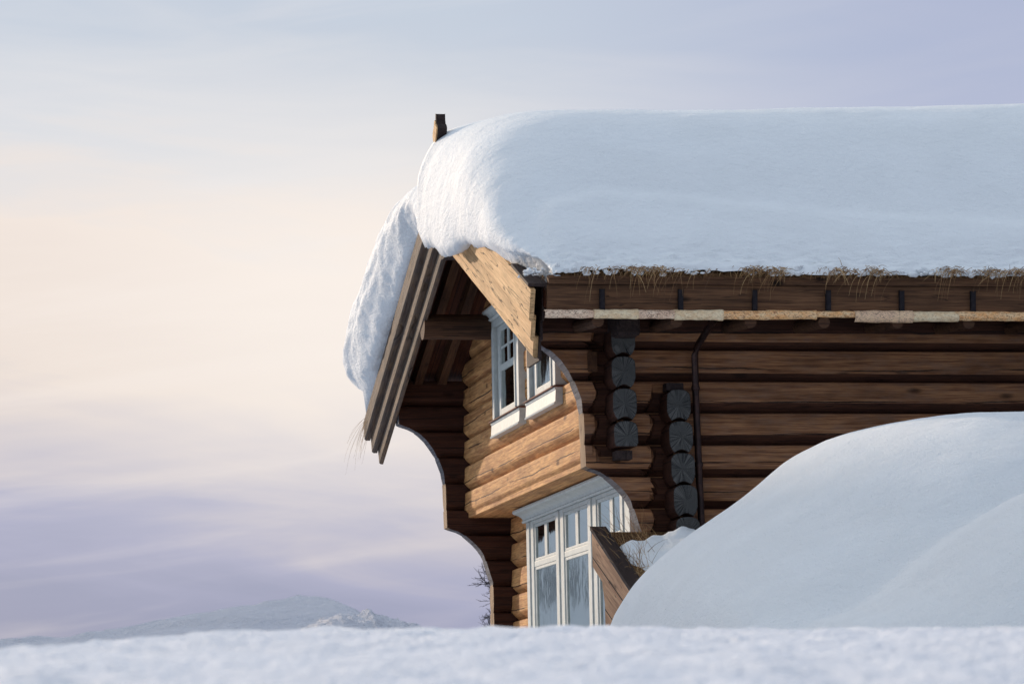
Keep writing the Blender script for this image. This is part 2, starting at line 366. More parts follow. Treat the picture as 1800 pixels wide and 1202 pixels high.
xs = axis_samples(-900, 1200, -1.0, 4.5, 0.035); ys = axis_samples(-30, 2500, 4.0, 11.5, 0.06)
mb.grid([[(x, y, zt(x, y)) for x in xs] for y in ys], flip=True)
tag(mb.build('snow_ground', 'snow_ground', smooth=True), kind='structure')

HP0 = [(-30, 0.6), (-8, 1.2), (-2, 1.75), (2.4, 2.32), (3.9, 2.50), (4.9, 2.66), (5.5, 2.78), (6.4, 2.97), (7.0, 3.12), (7.5, 3.17), (7.8, 3.13), (8.04, 3.03), (8.3, 2.88), (8.7, 2.72), (9.26, 2.56), (10, 2.3), (12, 1.6), (20, 0.7)]
HP = [(a, b - .13 * max(0, 1 - abs(a - 7.4) / 4)) for a, b in HP0]
mb = MB(); rows = []
for y in [44 + 0.22 * i for i in range(140)]:
    row = []
    for x in [-14 + 0.16 * j for j in range(230)]:
        yy = (y - 60) / 13.0; k = max(0.0, 1 - yy * yy)
        h = 0.3 + (sinterp(HP, x) - 0.3) * k ** 0.8
        h += 0.05 * FB(x * 0.5, y * 0.25, 2) * k + 0.06 * abs(FB(x * 2.0 + y * .5, y * 0.8, 8, 4)) * k + 0.10 * sstep(FB(x * .35 + 3, y * .22, 5, 2), .0, .12) * k
        h += 0.10 * k * sstep(x + (60 - y) * 0.28, 5.4, 6.6) * sstep(x + (60 - y) * 0.28, 9.0, 7.4) * sstep(y, 60, 55)
        row.append((x, y, h))
    rows.append(row)
mb.grid(rows, flip=True)
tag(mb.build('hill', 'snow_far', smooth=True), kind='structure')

# ploughed bank of lumpy snow in front of the hill
mb = MB(); rows = []
BK = [(5.2, 0), (5.6, 1.88), (5.85, 2.02), (6.05, 2.06), (6.2, 2.05), (6.45, 2.10), (6.62, 2.06), (6.85, 2.0), (7.0, 1.93), (7.25, 1.86), (7.6, 1.84), (8.2, 1.5), (8.6, 0)]
for i in range(90):
    y = 41.6 + 0.045 * i; row = []
    for j in range(170):
        x = 5.0 + 0.022 * j; yy = (y - 43.4) / 2.0; k = max(0, 1 - yy * yy) ** 0.6
        h = 0.4 + (interp(BK, x) - 0.4) * k
        h += (0.10 * abs(FB(x * 3.5, y * 2.0, 3, 4)) + 0.05 * FB(x * 9, y * 7, 3, 3)) * k * 0.7 + 0.05 * math.exp(-((x - 6.42) / 0.03) ** 2) * k
        row.append((x, y, h))
    rows.append(row)
mb.grid(rows, flip=True)
tag(mb.build('snow_bank', 'snow_far', smooth=True), 'lumpy broken snow bank at the right foot of the distant snow hill', 'snow bank')

# big drift against the side of the cabin
DR = [(4.9, 0.35), (5.14, 0.66), (5.256, 1.06), (5.321, 1.241), (5.447, 1.40), (5.656, 1.579), (5.885, 1.739), (6.157, 1.92), (6.494, 2.182), (6.747, 2.31), (7.0, 2.40), (7.252, 2.46), (7.588, 2.50), (8.26, 2.50), (9.5, 2.38), (11.5, 2.1), (14, 1.5), (16.5, 0.6), (18, 0.1)]
D2 = [(4.7, 0.3), (5.2, 0.74), (5.422, 0.853), (5.624, 0.917), (5.828, 1.03), (6.035, 1.19), (6.312, 1.387), (6.658, 1.59), (7.2, 1.82), (8.0, 2.02), (9.5, 2.1), (11, 1.9), (14, 1.2), (17, 0.0)]
mb = MB(); rows = []
dxs = [4.7 + 0.035 * i for i in range(120)] + [8.9 + 0.12 * i for i in range(78)]
for j in range(150):
    y = 16.5 + 0.066 * j; row = []
    for x in dxs:
        k = (y - 23.5) / (5.4 if y < 23.5 else 3.6)
        kk = max(0, 1 - k * k)
        sh = x + (0.055 * (23.5 - y) if y < 23.5 else -0.15 * (y - 23.5))
        h = 0.35 + (sinterp(DR, sh) - 0.35) * kk ** 0.85
        k2 = (y - 19.0) / (2.8 if y < 19 else 3.4); kk2 = max(0, 1 - k2 * k2)
        h2 = 0.3 + (interp(D2, x + 0.05 * (19 - y)) - 0.3) * kk2 ** 0.8
        d = h - h2; a = 0.03; w = max(a - abs(d), 0) / a
        h = max(h, h2) + w * w * a * 0.25
        h += 0.022 * FB(x * 0.9, y * 0.7, 5) + 0.005 * FB(x * 4 + y * 2, y * 2.5, 9, 3)
        row.append((x, y, h))
    rows.append(row)
mb.grid(rows, flip=True)
tag(mb.build('snowdrift', 'snow_drift', smooth=True), 'huge smooth rounded snowdrift heaped against the right side wall of the log cabin', 'snowdrift')

# ------------------------------------------------------------------ log cabin
CX = 8.6
cab = empty('log_cabin', (CX, 30.4, 0.6))
tag(cab, 'dark brown log cabin with stepped bargeboards, white windows and a thickly snow covered turf roof', 'log cabin')
YN, YF = 27.0, 33.62      # outer face of near wall, inner face of far wall
TH = 0.2; XR = 15.6
YR = 30.45
def zL(y): return 3.30 + SL * ((y - 26.5) if y < YR else (2 * YR - 26.5 - y))
def zU(y): return zL(y) + 0.47
PROF = [(0, .080), (.06, .062), (.15, .036), (.25, .010), (.31, .001), (.45, -.001), (.65, -.001), (.88, .0), (.95, .004), (.985, .020), (1.0, .080)]
def logwall(name, mats, axis, plane, sgn, zs0, k0, k1, a0, a1, zmin, zmax, holes=(), capmi=None, notch=(), undermi=None, step=0.16, jit=1.0, sd_=0, th=TH):
    """a wall of stacked logs. axis 'x' or 'y' = direction the logs run; plane = outer face; sgn = inward direction"""
    zs = []
    for k in range(k0, k1):
        for fz, ins in PROF[:-1]: zs.append((zs0 + (k + fz) * PITCH, ins, k))
    zs.append((zs0 + k1 * PITCH, 0.075, k1))
    zs = [q for q in zs if zmin - 1e-6 <= q[0] <= zmax + 1e-6]
    lo = min(a0(z) for z, _, _ in zs); hi = max(a1(z) for z, _, _ in zs)
    n = int((hi - lo) / step) + 1
    mb = MB()
    def P(a, d, z): return (a, plane + sgn * d, z) if axis == 'x' else (plane + sgn * d, a, z)
    outer, inner = [], []
    for z, ins, k in zs:
        ro, ri = [], []; A0, A1 = a0(z), a1(z)
        for i in range(n + 1):
            a = A0 + (A1 - A0) * i / n
            w = 0.007 * jit * N(a * 0.8, k * 5.1 + sd_) + 0.004 * jit * N(a * 3.1, k * 3.7 + sd_, 4)
            dz = 0.008 * jit * N(a * 0.5, z * 1.3, 9 + sd_) if zmin + 0.01 < z < zmax - 0.01 else 0
            for gx_, zlo, zhi in notch:
                fzz = ((z - zs0) / PITCH) % 1.0
                lft = gx_ - .085 - .10 * abs(fzz - .62)
                if lft < a < gx_ + .10 and zlo < z < zhi: w += .075 * min(1, (a - lft) / .02)
            ie = ins * (.42 + .58 * min(1, max(0, a - A0) / .06)) if (capmi and ins > 0) else ins
            if capmi and a - A0 < .06: w *= .3
            ro.append(P(a, ie + w, z + dz)); ri.append(P(a, th - ie * 0.9, z + dz))
        outer.append(ro); inner.append(ri)
    nz = len(zs); nc = n + 1
    for rows, fl in ((outer, False), (inner, True)):
        b = len(mb.v); mb.v += [p for r_ in rows for p in r_]
        for i in range(nz - 1):
            for j in range(n):
                q = [b + i * nc + j, b + i * nc + j + 1, b + (i + 1) * nc + j + 1, b + (i + 1) * nc + j]
                cx_ = sum((mb.v[w_][0 if axis == 'x' else 1]) for w_ in q) / 4; cz = sum(mb.v[w_][2] for w_ in q) / 4
                if any(h[0] < cx_ < h[1] and h[2] < cz < h[3] for h in holes): continue
                mi_ = 0
                if not fl:
                    fz_ = (((zs[i][0] + zs[i + 1][0]) / 2 - zs0) / PITCH) % 1.0
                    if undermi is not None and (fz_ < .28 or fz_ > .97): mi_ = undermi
                    if any(g_ - .075 - .10 * abs(fz_ - .62) < cx_ < g_ + .1 and a_ < cz < b_ for g_, a_, b_ in notch): mi_ = 3 if False else undermi  # notch faces take the dark underside material, the hollow's shade as colour
                mb.f.append(tuple(reversed(q)) if fl else tuple(q)); mb.m.append(mi_)
    for j in (0, n):     # end caps
        for i in range(nz - 1):
            zc = (zs[i][0] + zs[i + 1][0]) / 2
            mi = capmi(zc) if (capmi and j == 0) else 0
            p = [outer[i][j], inner[i][j], inner[i + 1][j], outer[i + 1][j]]
            mb.add(p, [(0, 1, 2, 3)], mi)
    for i in (0, nz - 1):
        mb.add(outer[i] + inner[i], [(j, j + 1, nc + j + 1, nc + j) for j in range(n)], 0)
    return mb.build(name, mats, cab)

# curved ends of the two long walls: they step outwards towards the eaves
CURVE = [(0.0, 6.27), (1.93, 6.268), (2.01, 6.24), (2.10, 6.215), (2.207, 6.178), (2.28, 6.13), (2.345, 6.066), (2.40, 6.00), (2.44, 5.94), (2.468, 5.86), (2.478, 5.812),
         (2.90, 5.803), (3.04, 5.785), (3.177, 5.733), (3.27, 5.68), (3.353, 5.62), (3.42, 5.55), (3.475, 5.46), (3.502, 5.38), (3.515, 5.34), (4.2, 5.34)]
def xe(z): return interp(CURVE, z)
capm = lambda z: 2 if 2.478 < z < 2.93 or z < 1.9 else 1  # upright ends take the sunlit colour, curved parts the grey one
logwall('side_log_wall', ['side_log', 'grey_edge', 'sunlit_edge', 'log_under_shade'], 'x', YN, 1, 3.441 - 12 * PITCH, 0, 14, xe, lambda z: XR, 0.33, 3.97, capmi=capm, sd_=1, step=.03, undermi=3, notch=((6.0, 2.56, 3.6), (6.46, 1.5, 3.1)))
logwall('rear_log_wall', ['far_log', 'grey_edge', 'sunlit_edge'], 'x', YF + TH, -1, 3.441 - 12 * PITCH, 0, 14, xe, lambda z: XR, 0.33, 3.97, capmi=capm, sd_=3)
GX, GL = 6.0, 6.46
WIN = [(30.44, 31.76, 3.24, 4.40), (28.80, 30.05, 3.24, 4.40)]
def gn(z): return max(27.17, 26.5 + (z - 3.30 - 0.47) / SL) if z > 3.77 else 27.17
def gf(z): return 2 * YR - gn(z) if z > 4.1 else YF + 0.06
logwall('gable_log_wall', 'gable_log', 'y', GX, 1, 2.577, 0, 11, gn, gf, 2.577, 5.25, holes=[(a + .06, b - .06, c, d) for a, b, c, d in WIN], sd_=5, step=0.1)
logwall('lower_gable_log_wall', 'gable_log', 'y', GL, 1, 2.577 - 9 * PITCH, 0, 9, lambda z: 27.17, lambda z: YF + 0.06, 0.25, 2.577, holes=[(28.06, 32.40, 0.8, 2.47)], sd_=7, step=0.1)
logwall('end_log_wall', 'gable_log', 'y', XR - 0.3, -1, 2.577 - 9 * PITCH, 0, 19, gn, lambda z: gf(z) - 0.05, 0.25, 5.2, sd_=8, step=0.4)
mb = MB(); mb.box(GX + 0.03, GL + 0.14, 27.19, YF + 0.02, 2.579, 2.66); mb.build('overhang_floor', 'gable_log', cab)

# windows ------------------------------------------------------------
def bx(parent, name, m, x0, x1, y0, y1, z0, z1, bev=0.004, label=None):
    mb = MB(); mb.box(x0, x1, y0, y1, z0, z1); return mb.build(name, m, parent, bevel=bev, label=label)
def moulding(parent, name, m, prof, y0, y1):
    """prof = list of (x,z) outline extruded along y"""
    mb = MB(); n = len(prof)
    vs = [(x, y0, z) for x, z in prof] + [(x, y1, z) for x, z in prof]
    mb.add(vs, [(i, (i + 1) % n, n + (i + 1) % n, n + i) for i in range(n)] + [tuple(reversed(range(n))), tuple(range(n, 2 * n))])
    return mb.build(name, m, parent)
def curtain(parent, x, y0, y1, z0, z1, seed):
    mb = MB(); rows = []; n = int((y1 - y0) / 0.012)
    for z in (z0, z1): rows.append([(x + 0.025 * math.sin((y0 + i * 0.012) * 62 + seed) + 0.01 * math.sin(i * 0.31), y0 + i * 0.012, z) for i in range(n + 1)])
    mb.grid(rows); return mb.build('curtain', 'curtain', parent, smooth=True)
def upper_window(y0, y1, shade):
    X = GX; zb, ztp = 3.19, 4.40
    mb = MB()
    # casing: side trims, head, all around, and reveal back to the wall
    tw = 0.15
    mb.box(X - 0.055, X + 0.09, y0, y0 + tw, zb + 0.17, ztp - 0.10)
    mb.box(X - 0.055, X + 0.09, y1 - tw, y1, zb + 0.17, ztp - 0.10)
    mb.box(X - 0.057, X + 0.09, y0 + tw, y1 - tw, ztp - 0.17, ztp - 0.102)
    mb.box(X - 0.068, X + 0.088, y0 + tw - 0.03, y0 + tw + 0.01, zb + 0.172, ztp - 0.172)
    mb.box(X - 0.068, X + 0.088, y1 - tw - 0.01, y1 - tw + 0.03, zb + 0.172, ztp - 0.172)
    w = mb.build('window', 'white', cab, bevel=0.005)
    moulding(w, 'cornice', 'white', [(X + .06, ztp - .1), (X - .062, ztp - .1), (X - .085, ztp - .085), (X - .07, ztp - .07), (X - .09, ztp - .04), (X - .125, ztp - .02), (X - .13, ztp), (X + .06, ztp + .01)], y0 - 0.05, y1 + 0.05)
    moulding(w, 'apron', 'white', [(X + .06, zb + .005), (X - .075, zb - .0), (X - .078, zb + .012), (X - .066, zb + .022), (X - .06, zb + .12), (X - .068, zb + .13), (X - .068, zb + .145), (X + .06, zb + .145)], y0 - 0.04, y1 + 0.04)
    moulding(w, 'sill', 'sill', [(X + .06, zb + .147), (X - .088, zb + .147), (X - .088, zb + .156), (X + .06, zb + .169)], y0 - 0.03, y1 + 0.03)
    a, b = y0 + tw + 0.03, y1 - tw - 0.03; z0, z1 = zb + 0.175, ztp - 0.175; xf, xb = X - 0.028, X + 0.03; st = 0.12
    s = MB()
    s.box(xf, xb, a, a + st, z0, z1); s.box(xf, xb, b - st, b, z0, z1)
    s.box(xf, xb, a + st, b - st, z0, z0 + 0.07); s.box(xf, xb, a + st, b - st, z1 - 0.05, z1)
    zr = z0 + 0.43; s.box(xf + .002, xb, a + st, b - st, zr, zr + 0.06)
    zm = (zr + 0.06 + z1 - 0.05) / 2; ym = (a + b) / 2
    s.box(xf + .006, xb, ym - 0.027, ym + 0.027, zr + 0.06, z1 - 0.05)
    s.box(xf + .009, xb, a + st, ym - 0.027, zm - 0.011, zm + 0.011); s.box(xf + .009, xb, ym + 0.027, b - st, zm - 0.011, zm + 0.011)
    sash = s.build('sash', 'white', w, bevel=0.004)
    for (p0, p1, q0, q1) in ((a + st, b - st, z0 + .07, zr), (a + st, ym - .027, zr + .06, zm - .011), (ym + .027, b - st, zr + .06, zm - .011), (a + st, ym - .027, zm + .011, z1 - .05), (ym + .027, b - st, zm + .011, z1 - .05)):
        g = MB(); xg = X - 0.012; g.add([(xg, p0, q0), (xg, p1, q0), (xg, p1, q1), (xg, p0, q1)], [(0, 1, 2, 3)]); g.build('pane', 'glass', w)
    curtain(w, X + 0.22, b - 0.30, b + 0.10, z0 - 0.1, z1 + 0.05, y0)
    curtain(w, X + 0.22, a - 0.05, a + 0.14, z0 - 0.1, z1 + 0.05, y0 + 2)
    return w
wa = upper_window(WIN[0][0], WIN[0][1], 0); wa['label'] = 'upper gable window farther from the side wall, under the purlin'
wb = upper_window(WIN[1][0], WIN[1][1], 1); wb['label'] = 'upper gable window nearer the side wall, behind the bargeboard tip'

def big_window():
    X = GL; xf = X - 0.075; zb = 0.75; ztp = 2.44
    y0, y1 = 27.98, 32.47
    mb = MB()
    bays = [(28.23, 29.28), (29.68, 30.69), (31.09, 32.10)]
    edges = [y0, 28.20, 29.30, 29.66, 30.71, 31.07, 32.12, y1]
    for a, b in zip(edges[0::2], edges[1::2]): mb.box(xf, X + .1, a, b, zb, ztp)
    for (a, b) in ((28.20, 29.30), (29.66, 30.71), (31.07, 32.12)):
        mb.box(xf + .004, X + .1, a, b, 2.405, ztp)
        mb.box(xf + .006, X + .1, a, b, 1.99, 2.045)
    for a in (28.30 - .13, 29.44, 30.85, 32.24): mb.box(xf - .014, xf + .01, a + .02, a + .12, zb, ztp - .01)
    w = mb.build('window', 'white', cab, bevel=0.005); w['label'] = 'large white three bay window in the recessed lower gable wall'
    moulding(w, 'cornice', 'white', [(X + .06, ztp + .002), (xf - .012, ztp + .002), (xf - .02, ztp + .02), (xf - .005, ztp + .03), (xf - .02, ztp + .055), (xf - .05, ztp + .075), (xf - .10, ztp + .09), (xf - .11, ztp + .105), (xf - .11, ztp + .122), (X + .06, ztp + .13)], y0 - 0.12, y1 + 0.12)
    for (a, b) in ((28.20, 29.30), (29.66, 30.71), (31.07, 32.12)):
        s = MB(); p, q = xf + .012, X + .04; st = 0.045
        s.box(p, q, a, a + st, 2.047, 2.403); s.box(p, q, b - st, b, 2.047, 2.403)
        s.box(p, q, a + st, b - st, 2.047, 2.072); s.box(p, q, a + st, b - st, 2.375, 2.403)
        ym = (a + b) / 2; s.box(p + .003, q, ym - .06, ym + .06, 2.072, 2.375)
        s.box(p, q, a, a + st, zb, 1.988); s.box(p, q, b - st, b, zb, 1.988); s.box(p, q, a + st, b - st, 1.962, 1.988); s.box(p, q, a + st, b - st, zb, zb + .09)
        s.build('sash', 'white', w, bevel=0.003)
        for (c, d, e, f_) in ((a + st, ym - .06, 2.072, 2.375), (ym + .06, b - st, 2.072, 2.375), (a + st, b - st, zb + .09, 1.962)):
            g = MB(); xg = xf + 0.024; g.add([(xg, c, e), (xg, d, e), (xg, d, f_), (xg, c, f_)], [(0, 1, 2, 3)]); g.build('pane', 'glass', w)
    for c0 in (31.75, 30.35, 28.8): curtain(w, X + 0.35, c0, c0 + 0.5, 1.3, 2.45, c0)
    return w
big_window()
# dim room behind the windows
mb = MB(); mb.box(6.9, 6.95, 27.3, 33.5, 0.3, 2.5); mb.box(7.2, 7.25, 27.3, 33.5, 2.7, 4.6); mb.build('inner_wall', 'room', cab)

# roof ----------------------------------------------------------------
XV = 5.345   # verge of the roof body
def roofpoly(near, lo, hi, yo):
    if near: return [(yo, zL(yo) + lo), (YR, zL(YR) + lo), (YR, zL(YR) + hi), (yo - 0.03, zL(yo) + hi)]
    yf_ = 2 * YR - yo; return [(YR + .002, zL(YR) + lo), (yf_, zL(yf_) + lo), (yf_ + .03, zL(yf_) + hi), (YR + .002, zL(YR) + hi)]
mb = MB()
mb.prism(roofpoly(True, .47, .60, 26.24), 'x', XV, 16.2, 0); mb.prism(roofpoly(False, .47, .60, 26.24), 'x', XV, 16.2, 0)
rf = mb.build('roof', 'soffit', cab)
mb = MB()
def turfgrid(y0, y1, sgn):
    rows = []
    for i in range(46):
        y = y0 + (y1 - y0) * i / 45
        rows.append([(x, y, zL(y) + 0.72 + 0.02 * FB(x * 5, y * 5, 2, 3)) for x in [XV + .09 + j * 0.05 for j in range(216)]])
    mb.grid(rows, flip=True)
turfgrid(26.22, YR, 1); turfgrid(YR, 2 * YR - 26.22, -1)
mb.prism(roofpoly(True, .602, .715, 26.24), 'x', XV + .085, 16.15, 0); mb.prism(roofpoly(False, .602, .715, 26.24), 'x', XV + .085, 16.15, 0)
mb.build('turf', 'turf', rf)
mb = MB(); mrows = []
for i in range(9):
    y = 26.10 + .02 * i
    mrows.append([(x, y - .012 * abs(FB(x * 9, i * .7, 3, 2)), 3.905 + (.0, .028, .045, .055, .064, .07, .075, .078, .08)[i] + .016 * FB(x * 13, i * 1.3, 5, 3)) for x in [5.40 + .02 * j for j in range(530)]])
mb.grid(mrows, flip=True); mb.build('turf_edge', 'turf', rf)
# rafters under the far slope
for xr in (5.50, 5.74):
    mb = MB(); ya, yb = YR + .1, 34.3
    mb.prism([(ya, zL(ya) + .32), (yb, zL(yb) + .32), (yb, zL(yb) + .468), (ya, zL(ya) + .468)], 'x', xr, xr + 0.085, 0); mb.build('rafter', 'rafter', rf, bevel=.006)
    mb = MB(); yb = 26.6
    mb.prism([(yb, zL(yb) + .34), (ya - .25, zL(ya - .25) + .34), (ya - .25, zL(ya - .25) + .468), (yb, zL(yb) + .468)], 'x', xr, xr + 0.085, 0); mb.build('rafter', 'rafter', rf, bevel=.006)
# purlin log and ridge beam
mb = MB(); pts = [(5.30 + i * 0.2, 31.85 + .01 * N(i * .5, 3), 4.265 + .008 * N(i, 1)) for i in range(8)]
mb.tube(pts, [.122 + .006 * N(i * .7, 9) for i in range(8)], 20); mb.build('purlin', 'purlin', cab, smooth=False, bevel=.004)
mb = MB(); mb.box(5.27, 7.0, YR - .19, YR + .09, zL(YR) - .10, zL(YR) + .10); mb.build('ridge_beam', 'dark_board', cab, bevel=.006)

# stepped bargeboards, three each side ----------------------------------
def bargeboard(near, lo, hi, x0, x1, ext, m, label=None):
    """one board: lo..hi above the low edge, x0..x1 thickness, ext = how far it runs past the eaves end"""
    n = 60; mb = MB(); rows = {k: [] for k in 'aebcd'}
    yend = 26.5 - ext
    for i in range(n + 1):
        s_ = i / n
        for key, xx, hh in (('a', x0 + .016, lo), ('e', x0, lo + .016), ('b', x0, hi), ('c', x1, hi), ('d', x1, lo)):
            yb = yend + (YR - yend) * s_ - hh * 0.36 * (1 - s_)
            y = yb if near else 2 * YR - yb
            z = 3.30 + SL * (yb - 26.5) + hh
            jit_ = 0.004 * N(yb * 1.7, hh * 9, x0 * 5)
            rows[key].append((xx + jit_ * 0.5, y, z + jit_))
    for p, q in (('a', 'e'), ('e', 'b'), ('b', 'c'), ('c', 'd'), ('d', 'a')): mb.grid([rows[p], rows[q]], flip=near)
    for i in (0, n): mb.add([rows[k][i] for k in 'aebcd'], [(0, 1, 2, 3, 4)])
    return mb.build('bargeboard', m, cab, label=label)
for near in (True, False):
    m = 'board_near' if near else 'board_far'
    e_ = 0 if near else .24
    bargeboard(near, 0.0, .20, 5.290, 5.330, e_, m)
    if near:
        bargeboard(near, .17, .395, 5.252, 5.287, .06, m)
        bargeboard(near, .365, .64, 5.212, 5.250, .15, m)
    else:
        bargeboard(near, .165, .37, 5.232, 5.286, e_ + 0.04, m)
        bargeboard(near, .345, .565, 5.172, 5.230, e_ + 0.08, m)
    # weather board laid on top of the pack
    mb = MB(); a = 26.16 if near else 2 * YR - 26.32
    def tp(y): return zL(y) + (.685 if near else .62)
    b = 26.85 if near else 2 * YR - 27.6
    mb.add([(x, y, tp(y) + dz - .03) for x in (5.20, 5.355) for y in (a, b) for dz in (0, .028)], [(0, 1, 3, 2), (4, 6, 7, 5), (0, 4, 5, 1), (2, 3, 7, 6), (0, 2, 6, 4), (1, 5, 7, 3)])
    mb.build('verge_capping', 'dark_board', cab, bevel=.003)
# backing timber behind the near board ends (dark end pieces)
mb = MB()
for k, (lo, hi) in enumerate(((-.01, .16), (.17, .34), (.35, .66))):
    y = 26.44 - .075 * k; mb.box(5.332 + .001 * k, 5.352, y - lo * .3 * 0, y + .5, zL(y) + lo + .01, zL(y) + hi)
mb.build('verge_backing', 'dark_board', cab)

# carved finial on the ridge
FN = [(5.30, 30.38, 30.54), (5.58, 30.38, 30.55), (5.66, 30.40, 30.52), (5.72, 30.36, 30.52), (5.745, 30.36, 30.50), (5.75, 30.44, 30.52), (5.80, 30.43, 30.54), (5.86, 30.37, 30.58), (5.90, 30.35, 30.56),
      (5.925, 30.37, 30.52), (5.95, 30.42, 30.50), (5.99, 30.44, 30.48), (6.05, 30.445, 30.475)]
mb = MB(); poly = [(a, z) for z, a, b in FN] + [(b, z) for z, a, b in reversed(FN)]
mb.prism(poly, 'x', 5.225, 5.31, 0); mb.build('carved_finial', 'dark_board', cab, bevel=.004)
mb = MB(); mb.prism([(a + .004, z) for z, a, b in FN[:-1]] + [(b - .002, z) for z, a, b in reversed(FN[:-1])], 'x', 5.212, 5.2245, 0); mb.build('finial_face', 'board_near', cab)

# fascia, hooks, birch bark ---------------------------------------------
YE = 26.16
mb = MB(); mb.prism([(YE, 3.635), (YE - .012, 3.842), (YE + .03, 3.842), (YE + .045, 3.635)], 'x', 5.35, 16.2); fa = mb.build('fascia', 'fascia', cab)
mb = MB(); mb.prism([(YE - .035, 3.846), (YE - .04, 3.884), (YE - .052, 3.887), (YE - .052, 3.915), (YE + .05, 3.92), (YE + .05, 3.846)], 'x', 5.36, 16.2); mb.build('eaves_moulding', 'fascia', fa)
HX = [5.816, 6.451, 7.053, 7.654, 8.257, 8.845] + [8.845 + .6 * i for i in range(1, 12)]
for i, hx in enumerate(HX):
    hx *= YE / 26.3
    mb = MB(); mb.prism([(YE - .032, 3.645), (YE - .045, 3.805), (YE - .013, 3.805), (YE + .0, 3.645)], 'x', hx - .019, hx + .019); mb.build('roof_hook', 'iron', fa, bevel=.004)
    mb = MB(); mb.tube([(hx - .03, YE - .0, 3.555), (hx - .03, 27.0, 3.62)], .048, 10); mb.build('hook_log', 'purlin', fa)
BK2 = [(952, 1038, 'bark_pink', .035), (1038, 1112, 'bark_cream', .035), (1112, 1180, 'bark_pink', .036), (1180, 1262, 'bark_cream', .040), (1262, 1343, 'bark_orange', .038), (1343, 1428, 'bark_orange', .034),
       (1428, 1502, 'bark_orange', .027), (1500, 1600, 'bark_tan', .046), (1600, 1682, 'bark_cream', .044), (1680, 1772, 'bark_orange', .036), (1770, 1850, 'bark_orange', .040)]
def barkx(px): return 5.551 + (px - 1000) / 6000 * 26.45 * 1.035
segs = [(barkx(a), barkx(b), c, d * .84) for a, b, c, d in BK2]
x = segs[-1][1]
while x < 16: 
    w_ = random.uniform(.3, .45); segs.append((x, x + w_, random.choice(['bark_orange', 'bark_tan', 'bark_cream']), random.uniform(.03, .045))); x += w_
for i, (a, b, c, rr) in enumerate(segs):
    mb = MB(); rows = []; n = 26; off = .004 * (i % 2)
    for k in range(n + 1):
        xx = a - .008 + (b - a + .02) * k / n; row = []
        edge = .006 * N(xx * 9, i * 3.1)
        for q in range(15):
            th = R(-95 + q * 15.5); ra = rr + off + .003 * N(xx * 14, q * .5, i) + edge
            row.append((xx, YE - .012 - ra * math.cos(th) * .9, 3.640 - rr + ra * math.sin(th)))
        rows.append(row)
    mb.grid(rows); o = mb.build('bark_sheet', c, cab, smooth=True)
    sm = o.modifiers.new('s', 'SOLIDIFY'); sm.thickness = .004
# wall plate under the eaves
mb = MB(); mb.prism([(YN - .075, 3.575), (YN - .085, 3.75), (YN + .06, 3.75), (YN + .06, 3.575)], 'x', 5.37, XR); mb.build('wall_plate', 'far_log', cab, bevel=.02)

# log ends of the cross walls --------------------------------------------
def log_end(cx, zc, yf, top=True, h=PITCH, w=.097, cut=0.0):
    hh = h / 2; pts = []
    for k in range(9):      # rounded top
        a = R(180 - 180 * k / 8); pts.append((w * math.copysign(abs(math.cos(a)) ** .8, math.cos(a)), hh * .48 + (hh * .50) * abs(math.sin(a)) ** .9))
    pts += [(w * 1.0, -hh * .40), (w * .86, -hh * .74), (w * .62, -hh * .98)]
    for k in range(5): a = -1 + 2 * (k + .5) / 5; pts.append((-w * .55 * a, -hh * .98 + .024 * (1 - a * a)))
    pts += [(-w * .62, -hh * .98), (-w * .86, -hh * .74), (-w, -hh * .40)]
    if cut: pts = [(p, max(q, -hh + cut)) for p, q in pts]
    me = bpy.data.meshes.new('log_end'); n = len(pts)
    jx, jz = random.uniform(-.004, .004), random.uniform(-.002, .002)
    def ring(y, s): return [((p * s + cx + jx + .003 * N(p * 20, q * 20, zc * 9)), y, q * s + zc + jz) for p, q in pts]
    v = ring(yf, .955) + ring(yf + .008, 1.0) + ring(YN + .1, 1.0)
    f_ = [tuple(reversed(range(n)))] + [(i + (k * n), (i + 1) % n + k * n, (i + 1) % n + (k + 1) * n, i + (k + 1) * n) for k in (0, 1) for i in range(n)]
    me.from_pydata(v, [], f_); me.materials.append(M['end']); me.materials.append(M['far_log'])
    uvl = me.uv_layers.new(name='UVMap')
    for pi, p in enumerate(me.polygons):
        p.material_index = 0 if pi == 0 or pi <= n else 1
        for li in p.loop_indices:
            vv = me.vertices[me.loops[li].vertex_index].co; uvl.data[li].uv = (vv.x - cx, vv.z - zc)
    me.update(); o = bpy.data.objects.new('log_end', me); COL.objects.link(o); o.parent = cab; o.matrix_parent_inverse = Matrix.Translation(-cab.location)
    return o
YS = 26.78
for k in range(4): log_end(GX + .099 + [0, .0, -.003, -.006][k], 2.577 + PITCH * (k + .5) + .004 * k, YS, cut=.05 if k == 0 else 0)
for k in range(-4, 2): log_end(GL + .095 + .009 * (-k), 2.577 + PITCH * (k + .5), YS - .012 * (-k - 1))
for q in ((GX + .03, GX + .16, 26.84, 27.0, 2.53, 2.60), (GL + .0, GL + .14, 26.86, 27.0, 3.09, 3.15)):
    mb = MB(); mb.box(*q); mb.build('notch_block', 'dark_board', cab)
